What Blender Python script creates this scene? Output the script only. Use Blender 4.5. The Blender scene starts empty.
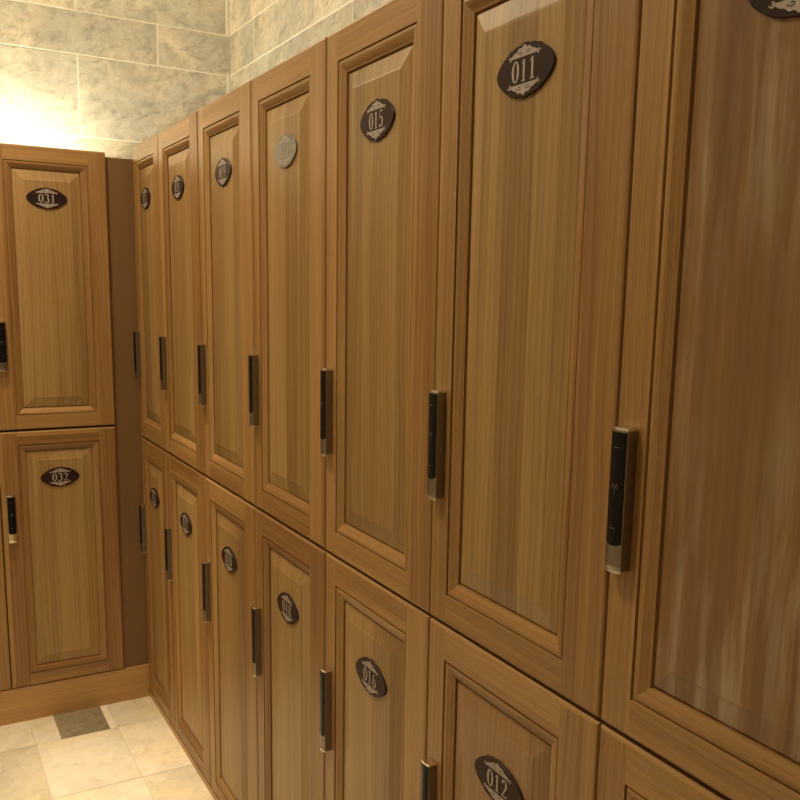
import bpy, bmesh, math, random
from mathutils import Vector, Matrix
random.seed(7)
col = bpy.context.scene.collection
PI = math.pi

# ------------------------------------------------------------------ materials
def new_mat(name):
    m = bpy.data.materials.new(name); m.use_nodes = True
    nt = m.node_tree; nt.nodes.clear()
    out = nt.nodes.new('ShaderNodeOutputMaterial'); b = nt.nodes.new('ShaderNodeBsdfPrincipled')
    nt.links.new(b.outputs[0], out.inputs[0])
    return m, nt, b

class N:
    def __init__(s, nt): s.nt = nt
    def add(s, t, **k):
        n = s.nt.nodes.new(t)
        for a, v in k.items(): setattr(n, a, v)
        return n
    def put(s, sock, v):
        if hasattr(v, 'is_output') or isinstance(v, bpy.types.NodeSocket): s.nt.links.new(v, sock)
        else: sock.default_value = v
    def math(s, op, a, b=0.0, c=None):
        n = s.add('ShaderNodeMath', operation=op); s.put(n.inputs[0], a); s.put(n.inputs[1], b)
        if c is not None: s.put(n.inputs[2], c)
        return n.outputs[0]
    def mix(s, f, a, b, mode='MIX'):
        n = s.add('ShaderNodeMix', data_type='RGBA', blend_type=mode)
        s.put(n.inputs[0], f); s.put(n.inputs[6], a); s.put(n.inputs[7], b)
        return n.outputs[2]
    def ramp(s, f, stops):
        n = s.add('ShaderNodeValToRGB'); s.put(n.inputs[0], f)
        e = n.color_ramp.elements
        while len(e) < len(stops): e.new(0.5)
        for i, (p, c) in enumerate(stops):
            e[i].position = p; e[i].color = (c[0], c[1], c[2], 1) if hasattr(c, '__len__') else (c, c, c, 1)
        return n.outputs[0]
    def noise(s, vec, scale=1.0, detail=4.0, rough=.5, dist=0.0, dim='3D', w=None):
        n = s.add('ShaderNodeTexNoise', noise_dimensions=dim)
        if vec is not None: s.put(n.inputs['Vector'], vec)
        n.inputs['Scale'].default_value = scale; n.inputs['Detail'].default_value = detail
        n.inputs['Roughness'].default_value = rough; n.inputs['Distortion'].default_value = dist
        if w is not None: s.put(n.inputs['W'], w)
        return n.outputs[0]
    def xyz(s, x, y, z=0.0):
        n = s.add('ShaderNodeCombineXYZ'); s.put(n.inputs[0], x); s.put(n.inputs[1], y); s.put(n.inputs[2], z)
        return n.outputs[0]

def wood(name, light=(.47, .275, .115), dark=(.27, .135, .048), plank=.055, streaks=False, rough=.42, sat=1.0):
    """UV map 'grain': u runs along the grain in metres, v across it; 'piece' = random per board."""
    m, nt, b = new_mat(name); n = N(nt)
    uv = n.add('ShaderNodeUVMap', uv_map='grain')
    sp = n.add('ShaderNodeSeparateXYZ'); nt.links.new(uv.outputs[0], sp.inputs[0])
    u, v = sp.outputs[0], sp.outputs[1]
    at = n.add('ShaderNodeAttribute', attribute_name='piece'); pc = at.outputs['Fac']
    oi = n.add('ShaderNodeObjectInfo'); rnd = oi.outputs['Random']
    off = n.math('ADD', n.math('MULTIPLY', pc, 37.0), n.math('MULTIPLY', rnd, 91.0))
    # glued-up boards across the panel
    wv = n.math('ADD', n.math('MULTIPLY', v, 1.0 / plank), n.math('MULTIPLY', off, 1.0))
    idx = n.math('FLOOR', wv)
    wn = n.add('ShaderNodeTexWhiteNoise', noise_dimensions='1D'); nt.links.new(n.math('ADD', idx, off), wn.inputs['W'])
    board = wn.outputs['Value']
    w2 = n.math('ADD', off, n.math('MULTIPLY', board, 13.0))
    # warped fibre coordinates
    warp = n.noise(n.xyz(n.math('MULTIPLY', u, 2.2), n.math('MULTIPLY', v, 7.0), w2), 1.0, 2.0)
    vv = n.math('ADD', v, n.math('MULTIPLY', n.math('SUBTRACT', warp, .5), .03))
    broad = n.noise(n.xyz(n.math('MULTIPLY', u, 1.3), n.math('MULTIPLY', vv, 42.0), w2), 1.0, 3.0, .55)
    fine = n.noise(n.xyz(n.math('MULTIPLY', u, 9.0), n.math('MULTIPLY', vv, 420.0), w2), 1.0, 3.0, .6)
    ring = n.add('ShaderNodeTexWave', wave_type='BANDS', bands_direction='Y', wave_profile='SAW')
    nt.links.new(n.xyz(n.math('MULTIPLY', u, 1.1), n.math('MULTIPLY', vv, 26.0), w2), ring.inputs['Vector'])
    ring.inputs['Scale'].default_value = 1.0; ring.inputs['Distortion'].default_value = 3.2
    ring.inputs['Detail'].default_value = 2.0; ring.inputs['Detail Scale'].default_value = .8
    t = n.math('ADD', n.math('MULTIPLY', broad, .72), n.math('MULTIPLY', fine, .15))
    t = n.math('ADD', t, n.math('MULTIPLY', ring.outputs['Fac'], .16))
    t = n.math('ADD', t, n.math('MULTIPLY', n.math('SUBTRACT', board, .5), .30))
    mid = tuple((a + c) / 2 for a, c in zip(light, dark))
    c = n.ramp(t, [(.24, dark), (.50, mid), (.72, light)])
    # slight green / red shift board by board, as in the stained oak
    c = n.mix(n.math('MULTIPLY', board, .22), c, (.30, .215, .075, 1))
    tone = n.noise(n.xyz(n.math('MULTIPLY', u, 1.2), n.math('MULTIPLY', v, 3.0), off), 1.0, 2.0)
    c = n.mix(n.math('MULTIPLY', tone, .36), c, (.33, .145, .048, 1), 'MIX')
    # pores: thin dark dashes
    pore = n.noise(n.xyz(n.math('MULTIPLY', u, 26.0), n.math('MULTIPLY', v, 900.0), w2), 1.0, 1.0)
    c = n.mix(n.math('MULTIPLY', n.ramp(pore, [(.30, 1.0), (.40, 0.0)]), .35), c, (.12, .055, .02, 1))
    if streaks:
        s1 = n.noise(n.xyz(n.math('MULTIPLY', u, 6.0), n.math('MULTIPLY', v, 60.0), 4.2), 1.0, 3.0, .55)
        s2 = n.noise(n.xyz(n.math('MULTIPLY', u, 2.6), n.math('MULTIPLY', v, 5.0), 9.7), 1.0, 1.0)
        f = n.math('MULTIPLY', n.ramp(s1, [(.47, 0.0), (.68, 1.0)]), n.ramp(s2, [(.30, 0.0), (.50, 1.0)]))
        c = n.mix(n.math('MULTIPLY', f, .75), c, (.40, .31, .21, 1))
        s3 = n.noise(n.xyz(n.math('MULTIPLY', u, 2.0), n.math('MULTIPLY', v, 30.0), 1.1), 1.0, 3.0)
        c = n.mix(n.math('MULTIPLY', n.ramp(s3, [(.50, 0.0), (.66, 1.0)]), .5), c, (.14, .065, .028, 1))
    nt.links.new(c, b.inputs['Base Color'])
    b.inputs['Roughness'].default_value = rough
    nt.links.new(n.math('ADD', n.math('MULTIPLY', fine, .14), rough - .07), b.inputs['Roughness'])
    bp = n.add('ShaderNodeBump'); bp.inputs['Strength'].default_value = .16; bp.inputs['Distance'].default_value = .0012
    nt.links.new(fine, bp.inputs['Height']); nt.links.new(bp.outputs[0], b.inputs['Normal'])
    return m

def stone(name, base, warm, dark, vein=.5, rough=.45, scale=1.0):
    m, nt, b = new_mat(name); n = N(nt)
    tc = n.add('ShaderNodeTexCoord')
    at = n.add('ShaderNodeAttribute', attribute_name='piece'); pc = at.outputs['Fac']
    mp = n.add('ShaderNodeMapping'); nt.links.new(tc.outputs['Object'], mp.inputs[0])
    mp.inputs['Rotation'].default_value = (.5, .35, .2); mp.inputs['Scale'].default_value = (scale,) * 3
    va = n.add('ShaderNodeVectorMath', operation='ADD'); nt.links.new(mp.outputs[0], va.inputs[0])
    nt.links.new(n.xyz(n.math('MULTIPLY', pc, 31.0), n.math('MULTIPLY', pc, 17.0), 0.0), va.inputs[1])
    v = va.outputs[0]
    cloud = n.noise(v, 5.0, 4.0, .55, .6)
    patch = n.noise(v, 3.2, 2.0, .5, .3)
    vs = n.add('ShaderNodeVectorMath', operation='MULTIPLY'); nt.links.new(v, vs.inputs[0]); vs.inputs[1].default_value = (1, 1, 2.6)
    ve = n.noise(vs.outputs[0], 9.0, 8.0, .68, 1.1)
    fine = n.noise(v, 60.0, 4.0, .6)
    c = n.mix(n.ramp(patch, [(.42, 0.0), (.62, 1.0)]), (*base, 1), (*warm, 1))
    c = n.mix(n.ramp(cloud, [(.44, 0.0), (.66, .75)]), c, (*dark, 1))
    c = n.mix(n.math('MULTIPLY', n.ramp(ve, [(.52, 0.0), (.66, 1.0)]), vein), c, tuple(x * .62 for x in dark) + (1,))
    c = n.mix(n.math('MULTIPLY', n.ramp(ve, [(.30, 1.0), (.42, 0.0)]), .45), c, tuple(min(1, x * 1.35) for x in base) + (1,))
    mot = n.noise(v, 26.0, 6.0, .7, .4)
    c = n.mix(n.math('MULTIPLY', n.ramp(mot, [(.46, 0.0), (.62, 1.0)]), vein * .55), c, tuple(x * .70 for x in dark) + (1,))
    k = n.math('ADD', n.math('MULTIPLY', pc, .30), n.math('ADD', n.math('MULTIPLY', fine, .16), .78))
    c = n.mix(1.0, c, n.xyz(k, k, k), 'MULTIPLY')
    nt.links.new(c, b.inputs['Base Color']); b.inputs['Roughness'].default_value = rough
    bp = n.add('ShaderNodeBump'); bp.inputs['Strength'].default_value = .15; bp.inputs['Distance'].default_value = .003
    nt.links.new(ve, bp.inputs['Height']); nt.links.new(bp.outputs[0], b.inputs['Normal'])
    return m

def plain(name, c, rough=.5, metal=0.0, coat=0.0, var=.08, scale=40, spec=.5):
    m, nt, b = new_mat(name); n = N(nt)
    tc = n.add('ShaderNodeTexCoord')
    f = n.noise(tc.outputs['Object'], scale, 3.0)
    cc = n.mix(f, tuple(x * (1 - var) for x in c) + (1,), tuple(min(1, x * (1 + var)) for x in c) + (1,))
    nt.links.new(cc, b.inputs['Base Color'])
    b.inputs['Roughness'].default_value = rough; b.inputs['Metallic'].default_value = metal
    b.inputs['Coat Weight'].default_value = coat; b.inputs['Specular IOR Level'].default_value = spec; b.inputs['Coat Roughness'].default_value = .06
    return m

M_WOOD = wood('oak_door', light=(.42, .235, .084), dark=(.165, .076, .022))
M_PANEL = wood('oak_panel', light=(.40, .255, .100), dark=(.14, .077, .025), plank=.062)
M_WORN = wood('oak_panel_streaked', light=(.22, .112, .043), dark=(.080, .037, .015), plank=.07, streaks=True, rough=.34)
M_RED = wood('oak_panel_reddish', light=(.31, .175, .085), dark=(.11, .055, .026), plank=.09)
M_CARC = wood('oak_carcass', light=(.25, .13, .052), dark=(.14, .068, .026), plank=.2)
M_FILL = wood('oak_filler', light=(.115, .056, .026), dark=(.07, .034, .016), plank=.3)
M_PLINTH = wood('oak_plinth', light=(.62, .37, .15), dark=(.44, .24, .09), plank=.3)
M_BRONZE = plain('bronze_metal', (.27, .235, .19), .40, 1.0, var=.05, scale=300)
M_BRASS = plain('pale_brass', (.72, .62, .46), .26, 1.0, var=.04, scale=300)
M_SILVER = plain('polished_steel', (.92, .90, .84), .18, 1.0, var=.02, scale=300)
M_GLOSS = plain('black_glass', (.006, .005, .005), .22, 0, 0.0, var=.1, spec=.18)
M_MARK = plain('keypad_print', (.12, .11, .09), .5)
M_PLATE = plain('dark_brown_enamel', (.026, .011, .009), .45, 0, 0, var=.2, spec=.18)
M_PLATE2 = plain('bright_plate_enamel', (.10, .085, .065), .34, .2, .15, var=.2)
M_LETTER = plain('pewter_lettering', (.37, .315, .28), .5, .15, var=.06, scale=200)
M_TILE = stone('wall_stone', (.60, .57, .46), (.78, .67, .49), (.43, .405, .32), .66, .42, 1.2)
M_GROUT = plain('grout', (.88, .84, .70), .9)
M_FTILE = stone('floor_stone', (.82, .72, .58), (.82, .70, .48), (.66, .57, .43), .35, .30, .9)
M_FDARK = stone('floor_stone_dark', (.36, .30, .20), (.40, .32, .20), (.24, .20, .13), .7, .3, 1.6)
M_FGROUT = plain('floor_grout', (.62, .54, .40), .9)
M_CEIL = plain('ceiling_paint', (.75, .70, .60), .9)

# ------------------------------------------------------------------ mesh builder
class MB:
    """quads in local frame: X across the front, Y depth (into the wall = +), Z up"""
    def __init__(s): s.v = []; s.f = []; s.uv = []; s.pc = []; s.mi = []
    def poly(s, pts, grain='z', piece=None, mi=0, uvs=None):
        i0 = len(s.v); s.v += [tuple(p) for p in pts]; s.f.append(list(range(i0, i0 + len(pts))))
        p = random.random() if piece is None else piece
        if uvs is None:
            if grain == 'z': uvs = [(q[2], q[0] + q[1]) for q in pts]
            elif grain == 'x': uvs = [(q[0], q[2] + q[1]) for q in pts]
            else: uvs = [(q[1], q[0] + q[2]) for q in pts]
        s.uv.append(uvs); s.pc.append(p); s.mi.append(mi)
    def box(s, a, b, grain='z', piece=None, mi=0, skip=''):
        x0, y0, z0 = a; x1, y1, z1 = b
        P = random.random() if piece is None else piece
        F = {'f': [(x0, y0, z0), (x1, y0, z0), (x1, y0, z1), (x0, y0, z1)], 'b': [(x1, y1, z0), (x0, y1, z0), (x0, y1, z1), (x1, y1, z1)],
             'l': [(x0, y1, z0), (x0, y0, z0), (x0, y0, z1), (x0, y1, z1)], 'r': [(x1, y0, z0), (x1, y1, z0), (x1, y1, z1), (x1, y0, z1)],
             't': [(x0, y0, z1), (x1, y0, z1), (x1, y1, z1), (x0, y1, z1)], 'd': [(x0, y1, z0), (x1, y1, z0), (x1, y0, z0), (x0, y0, z0)]}
        for k, q in F.items():
            if k not in skip: s.poly(q, grain, P, mi)
    def build(s, name, mats, parent=None, weld=True):
        me = bpy.data.meshes.new(name); me.from_pydata(s.v, [], s.f)
        ul = me.uv_layers.new(name='grain')
        at = me.attributes.new('piece', 'FLOAT', 'FACE')
        k = 0
        for i, f in enumerate(s.f):
            at.data[i].value = s.pc[i]
            for j in range(len(f)): ul.data[k].uv = s.uv[i][j]; k += 1
        for m in (mats if isinstance(mats, (list, tuple)) else [mats]): me.materials.append(m)
        me.polygons.foreach_set('material_index', s.mi)
        if weld:
            bm = bmesh.new(); bm.from_mesh(me); bmesh.ops.remove_doubles(bm, verts=bm.verts, dist=1e-5); bm.to_mesh(me); bm.free()
        me.update()
        o = bpy.data.objects.new(name, me); col.objects.link(o)
        if parent: o.parent = parent
        return o

def tag(o, label=None, cat=None, group=None, kind=None):
    if label: o['label'] = label
    if cat: o['category'] = cat
    if group: o['group'] = group
    if kind: o['kind'] = kind
    return o
def empty(name, loc, rz=0):
    o = bpy.data.objects.new(name, None); col.objects.link(o); o.location = loc; o.rotation_euler = (0, 0, rz)
    o.empty_display_size = .1
    return o

# ------------------------------------------------------------------ locker pieces
def door_meshes(w, h, sl, sr, st, sb, root, zb, panel_mat):
    """frame-and-panel door, front face at Y=0, from (0,zb) to (w,zb+h)"""
    D = MB(); z0, z1 = zb, zb + h; e = .0042; T = .018
    pl, pr, pt, pb = [random.random() for _ in range(4)]
    # outer edges with eased arris
    def side(ax, lo, hi, grain, pc, sgn):
        prof = [(0, T), (0, e), (e * .3, e * .3), (e, 0)]
        for (i0, d0), (i1, d1) in zip(prof, prof[1:]):
            if ax == 'l': q = [(i0, d0, z0 + i0), (i1, d1, z0 + i1), (i1, d1, z1 - i1), (i0, d0, z1 - i0)]
            if ax == 'r': q = [(w - i1, d1, z0 + i1), (w - i0, d0, z0 + i0), (w - i0, d0, z1 - i0), (w - i1, d1, z1 - i1)]
            if ax == 't': q = [(i1, d1, z1 - i1), (w - i1, d1, z1 - i1), (w - i0, d0, z1 - i0), (i0, d0, z1 - i0)]
            if ax == 'b': q = [(i0, d0, z0 + i0), (w - i0, d0, z0 + i0), (w - i1, d1, z0 + i1), (i1, d1, z0 + i1)]
            D.poly(q, grain, pc)
    side('l', 0, 0, 'z', pl, 1); side('r', 0, 0, 'z', pr, 1); side('t', 0, 0, 'x', pt, 1); side('b', 0, 0, 'x', pb, 1)
    D.poly([(w, T, z0), (0, T, z0), (0, T, z1), (w, T, z1)], 'z', pl)
    # stiles run full height, rails butt between them
    D.poly([(e, 0, z0 + e), (sl, 0, z0 + e), (sl, 0, z0 + sb), (sl, 0, z1 - st), (sl, 0, z1 - e), (e, 0, z1 - e)], 'z', pl)
    D.poly([(w - sr, 0, z0 + e), (w - e, 0, z0 + e), (w - e, 0, z1 - e), (w - sr, 0, z1 - e), (w - sr, 0, z1 - st), (w - sr, 0, z0 + sb)], 'z', pr)
    D.poly([(sl, 0, z0 + e), (w - sr, 0, z0 + e), (w - sr, 0, z0 + sb), (sl, 0, z0 + sb)], 'x', pb)
    D.poly([(sl, 0, z1 - st), (w - sr, 0, z1 - st), (w - sr, 0, z1 - e), (sl, 0, z1 - e)], 'x', pt)
    # sticking profile (mitred)
    prof = [(0, 0), (.0004, .0034), (.0026, .0036), (.0032, .0014), (.0060, .0010), (.0095, .0018), (.015, .0042), (.0195, .0066), (.0220, .0074), (.0222, .0128)]
    for (i0, d0), (i1, d1) in zip(prof, prof[1:]):
        a0, a1, b0, b1 = sl + i0, w - sr - i0, z0 + sb + i0, z1 - st - i0
        c0, c1, e0, e1 = sl + i1, w - sr - i1, z0 + sb + i1, z1 - st - i1
        D.poly([(a0, d0, b0), (c0, d1, e0), (c0, d1, e1), (a0, d0, b1)], 'z', pl)
        D.poly([(c1, d1, e0), (a1, d0, b0), (a1, d0, b1), (c1, d1, e1)], 'z', pr)
        D.poly([(c0, d1, e1), (c1, d1, e1), (a1, d0, b1), (a0, d0, b1)], 'x', pt)
        D.poly([(a0, d0, b0), (a1, d0, b0), (c1, d1, e0), (c0, d1, e0)], 'x', pb)
    door = D.build('door', M_WOOD, root)
    # raised panel
    P = MB(); pp = random.random(); m = .0212
    pr_ = [(0, .0124), (.0040, .0124), (.0044, .0098), (.017, .0072), (.031, .0042), (.0330, .0032), (.036, .0030)]
    for (i0, d0), (i1, d1) in zip(pr_, pr_[1:]):
        a0, a1, b0, b1 = sl + m + i0, w - sr - m - i0, z0 + sb + m + i0, z1 - st - m - i0
        c0, c1, e0, e1 = sl + m + i1, w - sr - m - i1, z0 + sb + m + i1, z1 - st - m - i1
        P.poly([(a0, d0, b0), (c0, d1, e0), (c0, d1, e1), (a0, d0, b1)], 'z', pp)
        P.poly([(c1, d1, e0), (a1, d0, b0), (a1, d0, b1), (c1, d1, e1)], 'z', pp)
        P.poly([(c0, d1, e1), (c1, d1, e1), (a1, d0, b1), (a0, d0, b1)], 'z', pp)
        P.poly([(a0, d0, b0), (a1, d0, b0), (c1, d1, e0), (c0, d1, e0)], 'z', pp)
    P.poly([(c0, d1, e0), (c1, d1, e0), (c1, d1, e1), (c0, d1, e1)], 'z', pp)
    P.build('raised_panel', panel_mat, door)
    return door

def handle_meshes(root, x, z0, z1, bright=False):
    """smart-lock bar handle standing on the stile; x = left edge"""
    W = .0255; D0 = .0138; B = .0030; n = 8; H = z1 - z0
    def arc(w, d0, b, xc): return [(xc - w / 2 + w * i / n, -(d0 + b * (1 - ((i / n) * 2 - 1) ** 2))) for i in range(n + 1)]
    xc = x + W / 2
    # rings up the height: rounded lower chin, eased top
    B_ = MB(); rings = []
    for zz, s, dd in [(z0, .86, .80), (z0 + .0015, .96, .93), (z0 + .006, 1, 1), (z1 - .005, 1, 1), (z1 - .0012, .96, .94), (z1, .88, .85)]:
        a = arc(W * s, D0 * dd, B * dd, xc)
        rings.append([(a[0][0], 0, zz)] + [(p[0], p[1], zz) for p in a] + [(a[-1][0], 0, zz)])
    for r0, r1 in zip(rings, rings[1:]):
        for i in range(len(r0) - 1): B_.poly([r0[i], r0[i + 1], r1[i + 1], r1[i]])
    B_.poly(rings[0][::-1]); B_.poly(rings[-1])
    hd = B_.build('door_handle', M_BRASS if bright else M_BRONZE, root)
    for p in hd.data.polygons: p.use_smooth = False
    # polished rim on top and at the chin
    for nm, za, zb_ in (('end_cap', z1 - .0010, z1 + .0022), ('end_cap', z0 - .0012, z0 + .0012)):
        C = MB(); k = 1.02 if nm == 'end_cap' else 1
        a = arc(W * .99, D0 * .98, B, xc)
        r0 = [(a[0][0], -.001, za)] + [(p[0], p[1] - .0004, za) for p in a] + [(a[-1][0], -.001, za)]
        r1 = [(q[0], q[1], zb_) for q in r0]
        for i in range(len(r0)):
            j = (i + 1) % len(r0); C.poly([r0[i], r0[j], r1[j], r1[i]])
        C.poly(r0[::-1]); C.poly(r1); C.build('end_cap', M_SILVER, hd)
    # black glass keypad with faint print
    K = MB(); kz0, kz1 = z0 + H * .205, z1 - .003
    a = arc(W * .93, D0 + .0009, B * .92, xc)
    nn = 7
    def zl(i): t = (i / n) * 2 - 1; return kz0 - .0035 * (1 - t * t)
    for i in range(n):
        p, q = a[i], a[i + 1]
        K.poly([(p[0], p[1], zl(i)), (q[0], q[1], zl(i + 1)), (q[0], q[1], kz1), (p[0], p[1], kz1)])
        K.poly([(p[0], p[1] + .002, zl(i)), (q[0], q[1] + .002, zl(i + 1)), (q[0], q[1], zl(i + 1)), (p[0], p[1], zl(i))])
        K.poly([(p[0], p[1], kz1), (q[0], q[1], kz1), (q[0], q[1] + .002, kz1), (p[0], p[1] + .002, kz1)])
    for p, sg in ((a[0], 1), (a[-1], -1)): K.poly([(p[0], p[1], kz0), (p[0], p[1], kz1), (p[0], p[1] + .002, kz1), (p[0], p[1] + .002, kz0)][::sg])
    yk = -(D0 + .0009 + B * .92) - .0002; hk = kz1 - kz0
    for fz in (.13, .86):
        K.poly([(xc - .004, yk, kz0 + hk * fz), (xc + .004, yk, kz0 + hk * fz), (xc + .004, yk, kz0 + hk * fz + .0009), (xc - .004, yk, kz0 + hk * fz + .0009)], mi=1)
    cz = kz0 + hk * .50
    for (xa, za, xb, zb_) in [(0, -.007, 0, 0), (0, 0, -.0035, .005), (0, 0, .0035, .005), (-.0045, -.001, -.0045, .003), (.0045, -.001, .0045, .003)]:
        dx, dz = xb - xa, zb_ - za; L = math.hypot(dx, dz); px, pz = -dz / L * .0004, dx / L * .0004
        K.poly([(xc + xa - px, yk, cz + za - pz), (xc + xb - px, yk, cz + zb_ - pz), (xc + xb + px, yk, cz + zb_ + pz), (xc + xa + px, yk, cz + za + pz)], mi=1)
    K.build('keypad', [M_GLOSS, M_MARK], hd, weld=False)
    return hd

# serif numerals: strokes (x, z, half-width) in a box 0..1 x 0..1 (narrow)
def arcpts(cx, cz, rx, rz, a0, a1, n, w0, w1):
    return [(cx + rx * math.cos(math.radians(a0 + (a1 - a0) * i / n)), cz + rz * math.sin(math.radians(a0 + (a1 - a0) * i / n)),
             w0 + (w1 - w0) * math.sin(PI * 0.5 * (1 - math.cos(2 * PI * i / n)) if False else PI * i / n)) for i in range(n + 1)]
def oval(cx, cz, rx, rz, n=20, thin=.045, thick=.13, a0=90, a1=450):
    out = []
    for i in range(n + 1):
        a = math.radians(a0 + (a1 - a0) * i / n)
        out.append((cx + rx * math.cos(a), cz + rz * math.sin(a), thin + (thick - thin) * abs(math.cos(a)) ** 1.5))
    return out
GL = {
 '0': [oval(.5, .5, .30, .46)],
 '1': [[(.5, .02, .11), (.5, .97, .11)], [(.5, .95, .07), (.28, .80, .03)], [(.25, .03, .035), (.75, .03, .035)]],
 '2': [oval(.48, .72, .26, .24, 14, .05, .12, 170, -40) + [(.45, .28, .06), (.20, .06, .05)], [(.18, .06, .06), (.80, .06, .06)], [(.80, .06, .05), (.82, .20, .03)]],
 '3': [oval(.45, .74, .26, .23, 12, .05, .12, 150, -80), oval(.45, .28, .30, .26, 14, .05, .13, 90, -150)],
 '5': [[(.28, .94, .06), (.76, .94, .06)], [(.30, .95, .04), (.26, .55, .04)], oval(.46, .32, .30, .28, 14, .05, .13, 130, -150)],
 '6': [oval(.5, .30, .28, .27, 18, .05, .12), [(.22, .30, .11), (.26, .62, .10), (.42, .86, .06), (.68, .95, .04)]],
 '7': [[(.20, .93, .07), (.80, .93, .07)], [(.78, .93, .05), (.52, .50, .09), (.42, .03, .12)], [(.20, .95, .04), (.19, .78, .03)]],
 '8': [oval(.5, .74, .23, .22, 16, .05, .11), oval(.5, .28, .28, .26, 18, .05, .12)],
 '9': [oval(.5, .70, .28, .27, 18, .05, .12), [(.78, .70, .11), (.74, .38, .10), (.58, .14, .06), (.32, .05, .04)]],
}
def strokes(mb, pts, ox, oz, sx, sz, y):
    L = []
    for i, (px, pz, w) in enumerate(pts):
        a = pts[max(i - 1, 0)]; b = pts[min(i + 1, len(pts) - 1)]
        dx, dz = (b[0] - a[0]) * sx, (b[1] - a[1]) * sz; l = math.hypot(dx, dz) or 1
        nx, nz = -dz / l, dx / l; ww = w * sx
        L.append(((ox + px * sx + nx * ww, oz + pz * sz + nz * ww), (ox + px * sx - nx * ww, oz + pz * sz - nz * ww)))
    for (a, b), (c, d) in zip(L, L[1:]):
        mb.poly([(a[0], y, a[1]), (b[0], y, b[1]), (d[0], y, d[1]), (c[0], y, c[1])])
def plate_meshes(root, cx, cz, text, bright=False, y0=.0030):
    a, b = .0595, .0315; n = 96; out = []
    for i in range(n):
        t = 2 * PI * i / n; c, s = math.cos(t), math.sin(t)
        r = (abs(c) ** 1.72 + abs(s) ** 1.72) ** (-1 / 1.72)
        x, z = a * r * c, b * r * s
        ax = abs(x)
        # shaped shoulders: small step and crest in the middle
        bump = .0014 * math.exp(-((ax - .0) / .006) ** 2) - .0016 * math.exp(-((ax - .0290) / .0045) ** 2) + .0012 * math.exp(-((ax - .020) / .005) ** 2)
        z += math.copysign(bump, z) if abs(z) > .004 else 0
        out.append((x, z))
    P = MB(); T = .0034
    def ring(k, y): return [(cx + x * k, y, cz + z * k) for x, z in out]
    R = [ring(1, y0), ring(1, y0 - T * .6), ring(.975, y0 - T)]
    for r0, r1 in zip(R, R[1:]):
        for i in range(n):
            j = (i + 1) % n; P.poly([r0[j], r0[i], r1[i], r1[j]][::-1])
    P.poly(R[-1]); P.poly(R[0][::-1])
    pl = P.build('number_plate', M_PLATE2 if bright else M_PLATE, root)
    y = y0 - T - .0004
    G = MB(); sx, sz = .0180, .0265; wtot = .0172 * 3
    for k, ch in enumerate(text):
        for st_ in GL[ch]: strokes(G, st_, cx - wtot / 2 + k * .0172 - .0004, cz - sz / 2, sx, sz, y)
    G.build('numerals', M_LETTER, pl, weld=False)
    # filigree crests above and below: a scalloped lozenge of scrolls
    for sg in (1, -1):
        O = MB(); base = []
        for i in range(41):
            t = i / 40 * 2 - 1; ax = abs(t)
            base.append((t * .030, .0118 * (1 - ax ** 1.3) * (1 + .10 * math.cos(ax * 17)) + .0010))
        lo = .0158
        for (x0, h0), (x1, h1) in zip(base, base[1:]):
            q = [(cx + x0, y, cz + sg * lo), (cx + x1, y, cz + sg * lo), (cx + x1, y, cz + sg * (lo + h1)), (cx + x0, y, cz + sg * (lo + h0))]
            O.poly(q if sg > 0 else q[::-1])
        for s2 in (-1, 1):   # curls at both ends
            pts = [(s2 * (.0290 + .0034 * math.cos(t_) * (1 - t_ / 9)), sg * (.0165 + .0024 * math.sin(t_))) for t_ in [i * .55 for i in range(11)]]
            strokes(O, [(p[0] / .02, p[1] / .02, .035) for p in pts], cx, cz, .02, .02, y)
        # dark pierced scrolls inside the crest
        for s2 in (-1, 1):
            pts = [(s2 * (.0085 + .0052 * math.cos(t_) * (1 - t_ / 8)), sg * (.0200 + .0026 * math.sin(t_) * (1 - t_ / 8))) for t_ in [i * .6 for i in range(11)]]
            n0 = len(O.mi); strokes(O, [(p[0] / .02, p[1] / .02, .022) for p in pts], cx, cz, .02, .02, y - .0003)
            for q in range(n0, len(O.mi)): O.mi[q] = 1
        O.build('plate_ornament', [M_LETTER, M_PLATE], pl, weld=True)
    return pl

def locker(loc, rz, w, zdoor0, zdoor1, zc0, zc1, text, label, group, sl=.050, sr=.056, st=.050, sb=.055, hx=.0105, hz=(0, 0),
           plate_dz=.17, pmat=None, depth=.56, bright_plate=False, bright_handle=False, plate_dx=0.0):
    """front faces local -Y; door from x=0..w; carcass behind"""
    root = empty('locker', (loc[0], loc[1], zc0), rz)
    tag(root, label, 'locker', group)
    C = MB(); g = .001
    C.box((g, .0195, 0), (w + .003 - g, .0195 + depth, zc1 - zc0 - .001), 'z')
    C.build('carcass', M_CARC, root)
    door_meshes(w, zdoor1 - zdoor0, sl, sr, st, sb, root, zdoor0 - zc0, pmat or M_PANEL)
    handle_meshes(root, hx, hz[0] - zc0, hz[1] - zc0, bright_handle)
    plate_meshes(root, w / 2 + plate_dx, zdoor1 - plate_dz - zc0, text, bright_plate)
    return root

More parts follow.
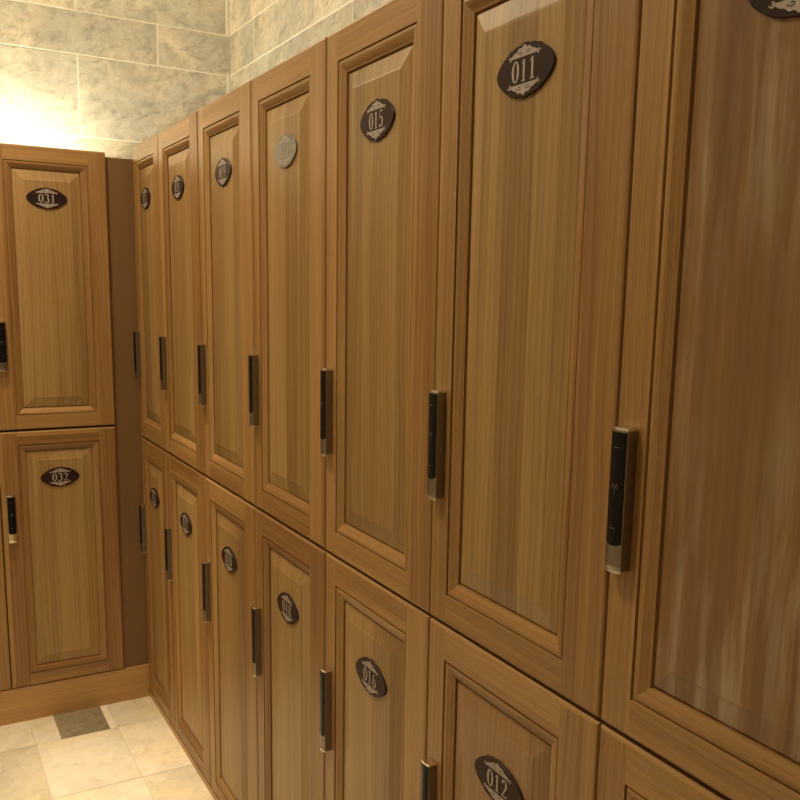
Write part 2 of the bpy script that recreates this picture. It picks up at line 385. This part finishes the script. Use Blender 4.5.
# ------------------------------------------------------------------ lockers: long right-hand run (front plane x = 0, facing -X)
# local +X must run towards -Y world (left edge is the far one) -> rz = -90 deg ; local +Y -> world +X
WP = .396; Y0 = .062
NUM = ['023', '021', '019', '017', '015', '011', '009']
NUML = ['026', '022', '020', '018', '016', '012', '010']
UL = ['narrow upper oak locker in the inside corner, beside the dark filler strip',
      'upper oak locker second from the inside corner in the long row',
      'upper oak locker third from the inside corner in the long row',
      'upper oak locker with a pale number plate, just beyond locker 015',
      'upper oak locker with dark oval plate numbered 015',
      'upper oak locker with dark oval plate numbered 011 and clean golden panel',
      'nearest upper oak locker with whitish streaks down its dark panel']
LL = ['narrow lower oak locker in the inside corner, nearly touching the floor',
      'lower oak locker second from the inside corner in the long row',
      'lower oak locker third from the inside corner in the long row',
      'lower oak locker immediately on the far side of the one numbered 016',
      'lower oak locker with oval plate numbered 016, under locker 015',
      'lower oak locker with reddish stained panel and oval plate numbered 012',
      'nearest lower oak locker, just a top rail visible under the streaked one']
NUM[0] = '025'
for k in range(7):
    ya = -.0035 if k == 0 else Y0 - WP * k - .0015
    yb = Y0 - WP * (k + 1) + .0015
    w = ya - yb
    a = dict(sl=.047, sr=.070, st=.051)
    if k == 0: a = dict(sl=.036, sr=.058, st=.050)
    hx = .002 if k == 0 else .0085
    worn = M_WORN if k == 6 else None
    locker((0, ya, 0), -PI / 2, w, .940, 1.873, .9365, 1.868, NUM[k], UL[k], 'upper lockers of the long row', hz=(1.131, 1.290), sb=.045,
           hx=hx, pmat=worn, bright_plate=(k == 3), plate_dx=(-.008 if k == 0 else 0), **a)
    locker((0, ya, 0), -PI / 2, w, .030, .934, .022, .9355, NUML[k], LL[k], 'lower lockers of the long row', hz=(.539, .705), plate_dz=.177, sb=.040,
           hx=hx, pmat=M_RED if k == 5 else None, plate_dx=(-.008 if k == 0 else 0), **a)

# ------------------------------------------------------------------ lockers on the end wall (front plane y = 0, facing -Y)
for k in range(2):
    xr = -.082 - .360 * k
    xl = xr - .357
    locker((xl, 0, 0), 0, .357, .981, 1.851, .978, 1.846, ['031', '033'][k],
           ['upper oak locker with small dark oval plate numbered 031, facing the camera', 'upper oak locker cut off at the left edge, left of locker 031'][k],
           'upper lockers on the end wall', hz=(1.167, 1.319), sl=.058, sr=.054, st=.046, sb=.044, hx=.014, plate_dz=.154)
    locker((xl, 0, 0), 0, .357, .123, .974, .121, .976, ['032', '035'][k],
           ['lower oak locker facing the camera, under the one numbered 031', 'lower oak locker cut off at the left edge, only a sliver of its door showing'][k],
           'lower lockers on the end wall', hz=(.620, .771), sl=.056, sr=.052, st=.042, sb=.040, hx=.014, plate_dz=.155, bright_handle=True)

# filler strip, plinths
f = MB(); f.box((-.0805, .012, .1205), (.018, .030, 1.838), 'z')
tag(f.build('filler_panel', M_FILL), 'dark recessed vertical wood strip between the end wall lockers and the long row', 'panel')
f = MB(); f.box((-.860, .004, 0), (.0035, .022, .1195), 'x')
tag(f.build('plinth', M_PLINTH), 'pale oak kick board under the end wall lockers', 'plinth')
f = MB(); f.box((.004, -2.712, 0), (.022, -.0040, .0215), 'y')
tag(f.build('plinth', M_PLINTH), 'low oak strip on the floor under the long row of lockers', 'plinth')

# ------------------------------------------------------------------ room shell
WX, WY, H = .600, .827, 2.787
XL, YB = -2.30, -4.60
def tile_wall(name, L, rows, joint, mats, x_first, origin, rz, stag=.3):
    """wall in local X (0..L), front face local -Y=0, tiles proud of grout"""
    mb = MB(); mb.box((0, .0012, 0), (L, .12, H), mi=1)
    g = .0022; z = 0
    for ri, (z0, z1, narrow) in enumerate(rows):
        x = (x_first + (stag if narrow else 0)) % .6 - .6
        while x < L:
            a, b = max(x + g, g), min(x + .6 - g, L - g)
            if b - a > .01:
                P = random.random(); e = .0012
                c0, c1, d0, d1 = a, b, z0 + g, min(z1, H) - g
                if d1 - d0 > .01:
                    fr = [(c0 + e, 0, d0 + e), (c1 - e, 0, d0 + e), (c1 - e, 0, d1 - e), (c0 + e, 0, d1 - e)]
                    bk = [(c0, .0014, d0), (c1, .0014, d0), (c1, .0014, d1), (c0, .0014, d1)]
                    mb.poly(fr, piece=P)
                    for i in range(4):
                        j = (i + 1) % 4; mb.poly([bk[i], bk[j], fr[j], fr[i]], piece=P)
            x += .6
    o = mb.build(name, mats, weld=False); o.location = origin; o.rotation_euler = (0, 0, rz)
    tag(o, kind='structure'); return o
rows = []; z = 2.787; nar = False
while z > 0.001:
    h = .16 if nar else .305
    rows.append((max(z - h, 0), z, nar)); z -= h; nar = not nar
# end wall: joints of tall rows at x=-.012, narrow at .30
tile_wall('wall_back', WX - XL, rows, None, [M_TILE, M_GROUT], (-.012 - XL) % .6, (XL, WY, 0), 0, .312)
# right wall: local X runs towards -Y from the corner
tile_wall('wall_right', WY - YB, rows, None, [M_TILE, M_GROUT], 0.0, (WX, WY, 0), -PI / 2, .3)
tile_wall('wall_left', WY - YB, rows, None, [M_TILE, M_GROUT], .2, (XL, YB, 0), PI / 2, .3)
tile_wall('wall_front', WX - XL, rows, None, [M_TILE, M_GROUT], .1, (WX, YB, 0), PI, .3)

F = MB(); F.box((XL, YB, -.10), (WX, WY, -.0012), mi=1)
ys = [WY, .52, .17, -.18 + .0]
y = -.18
edges = [.87, .52, .17, -.18]
while y > YB: y -= .35; edges.append(y)
for a, b in zip(edges, edges[1:]):
    x = -.145 - .25 * 9
    while x < WX:
        g = .0008; c0, c1, d0, d1 = max(x + g, XL), min(x + .25 - g, WX), max(b + g, YB), min(a - g, WY)
        if c1 - c0 > .01 and d1 - d0 > .01:
            dk = (abs(x + .395) < .01 and a > 0.1 and b < 0)
            if dk:
                F.poly([(c0, d0, 0), (-.320, d0, 0), (-.320, d1, 0), (c0, d1, 0)], mi=0)
                F.poly([(-.168, d0, 0), (c1, d0, 0), (c1, d1, 0), (-.168, d1, 0)], mi=0)
                c0, c1 = -.319, -.169
            F.poly([(c0, d0, 0), (c1, d0, 0), (c1, d1, 0), (c0, d1, 0)], mi=2 if dk else 0)
        x += .25
o = F.build('floor', [M_FTILE, M_FGROUT, M_FDARK], weld=False); tag(o, kind='structure')
c = MB(); c.box((XL, YB, H), (WX, WY, H + .1)); tag(c.build('ceiling', M_CEIL), kind='structure')
# end panel closing the near end of the long row
e = MB(); e.box((.002, -2.730, 0), (.58, -2.714, 1.873), 'z'); tag(e.build('trim_1', M_CARC), kind='structure')

# ------------------------------------------------------------------ lights
def area(name, loc, size, power, color, rot=(0, 0, 0), shape='SQUARE', sy=None, spread=PI):
    l = bpy.data.lights.new(name, 'AREA'); l.energy = power; l.color = color; l.size = size; l.shape = shape
    if sy: l.shape = 'RECTANGLE'; l.size_y = sy
    l.spread = spread
    o = bpy.data.objects.new(name, l); col.objects.link(o); o.location = loc; o.rotation_euler = rot; return o
WARM = (1.0, .84, .575)
# recessed ceiling downlights over the aisle
for i, (x, y, p) in enumerate([(-.62, -.55, 16), (-.80, -1.75, 13), (-.90, -3.3, 3), (-1.9, -1.2, 6)]):
    area('downlight', (x, y, H - .02), .16, p, WARM, shape='DISK', spread=2.4)
# cove strip standing on the roof of the end wall lockers, washing the tiles
area('tile_wash_light', (-.50, .68, 1.87), .95, 14, (1.0, .88, .64), rot=(PI, 0, 0), sy=.06)
area('tile_wash_light', (.30, -.75, 1.90), .10, 10, (1.0, .90, .70), rot=(PI, 0, 0), sy=2.6)  # unseen strip added above the long row to brighten the right wall
for i, (x, y, p, tx, ty) in enumerate([(-.55, -.75, 120, -.18, -.66), (-.75, -.9, 90, -.60, -.60)]):
    l = bpy.data.lights.new('downlight', 'SPOT'); l.energy = p; l.color = WARM; l.spot_size = math.radians(26); l.spot_blend = .9; l.shadow_soft_size = .05
    o = bpy.data.objects.new('downlight', l); col.objects.link(o); o.location = (x, y, H - .03)
    o.rotation_euler = (Vector((tx, ty, 0)) - o.location).to_track_quat('-Z', 'Y').to_euler()
w = bpy.data.worlds.new('world'); bpy.context.scene.world = w; w.use_nodes = True
w.node_tree.nodes['Background'].inputs[0].default_value = (1.0, .85, .65, 1); w.node_tree.nodes['Background'].inputs[1].default_value = .05

# ------------------------------------------------------------------ camera
cx, cy, cz, yaw, pitch, roll, fpx, ppx, ppy = -.68367, -3.06006, 1.43020, .527256, -.168256, .0207395, 896.98, 21.748, 46.214
f_ = Vector((math.sin(yaw) * math.cos(pitch), math.cos(yaw) * math.cos(pitch), math.sin(pitch)))
r_ = Vector((math.cos(yaw), -math.sin(yaw), 0)); u_ = r_.cross(f_)
r2 = r_ * math.cos(roll) + u_ * math.sin(roll); u2 = -r_ * math.sin(roll) + u_ * math.cos(roll)
cd = bpy.data.cameras.new('camera'); cam = bpy.data.objects.new('camera', cd); col.objects.link(cam)
mw = Matrix(((r2.x, u2.x, -f_.x, cx), (r2.y, u2.y, -f_.y, cy), (r2.z, u2.z, -f_.z, cz), (0, 0, 0, 1)))
cam.matrix_world = mw
cd.sensor_width = 36; cd.lens = 36 * fpx / 800; cd.shift_x = -ppx / 800; cd.shift_y = ppy / 800; cd.clip_start = .02
bpy.context.scene.camera = cam
sc = bpy.context.scene
sc.view_settings.view_transform = 'Standard'; sc.view_settings.look = 'None'; sc.view_settings.exposure = -.12
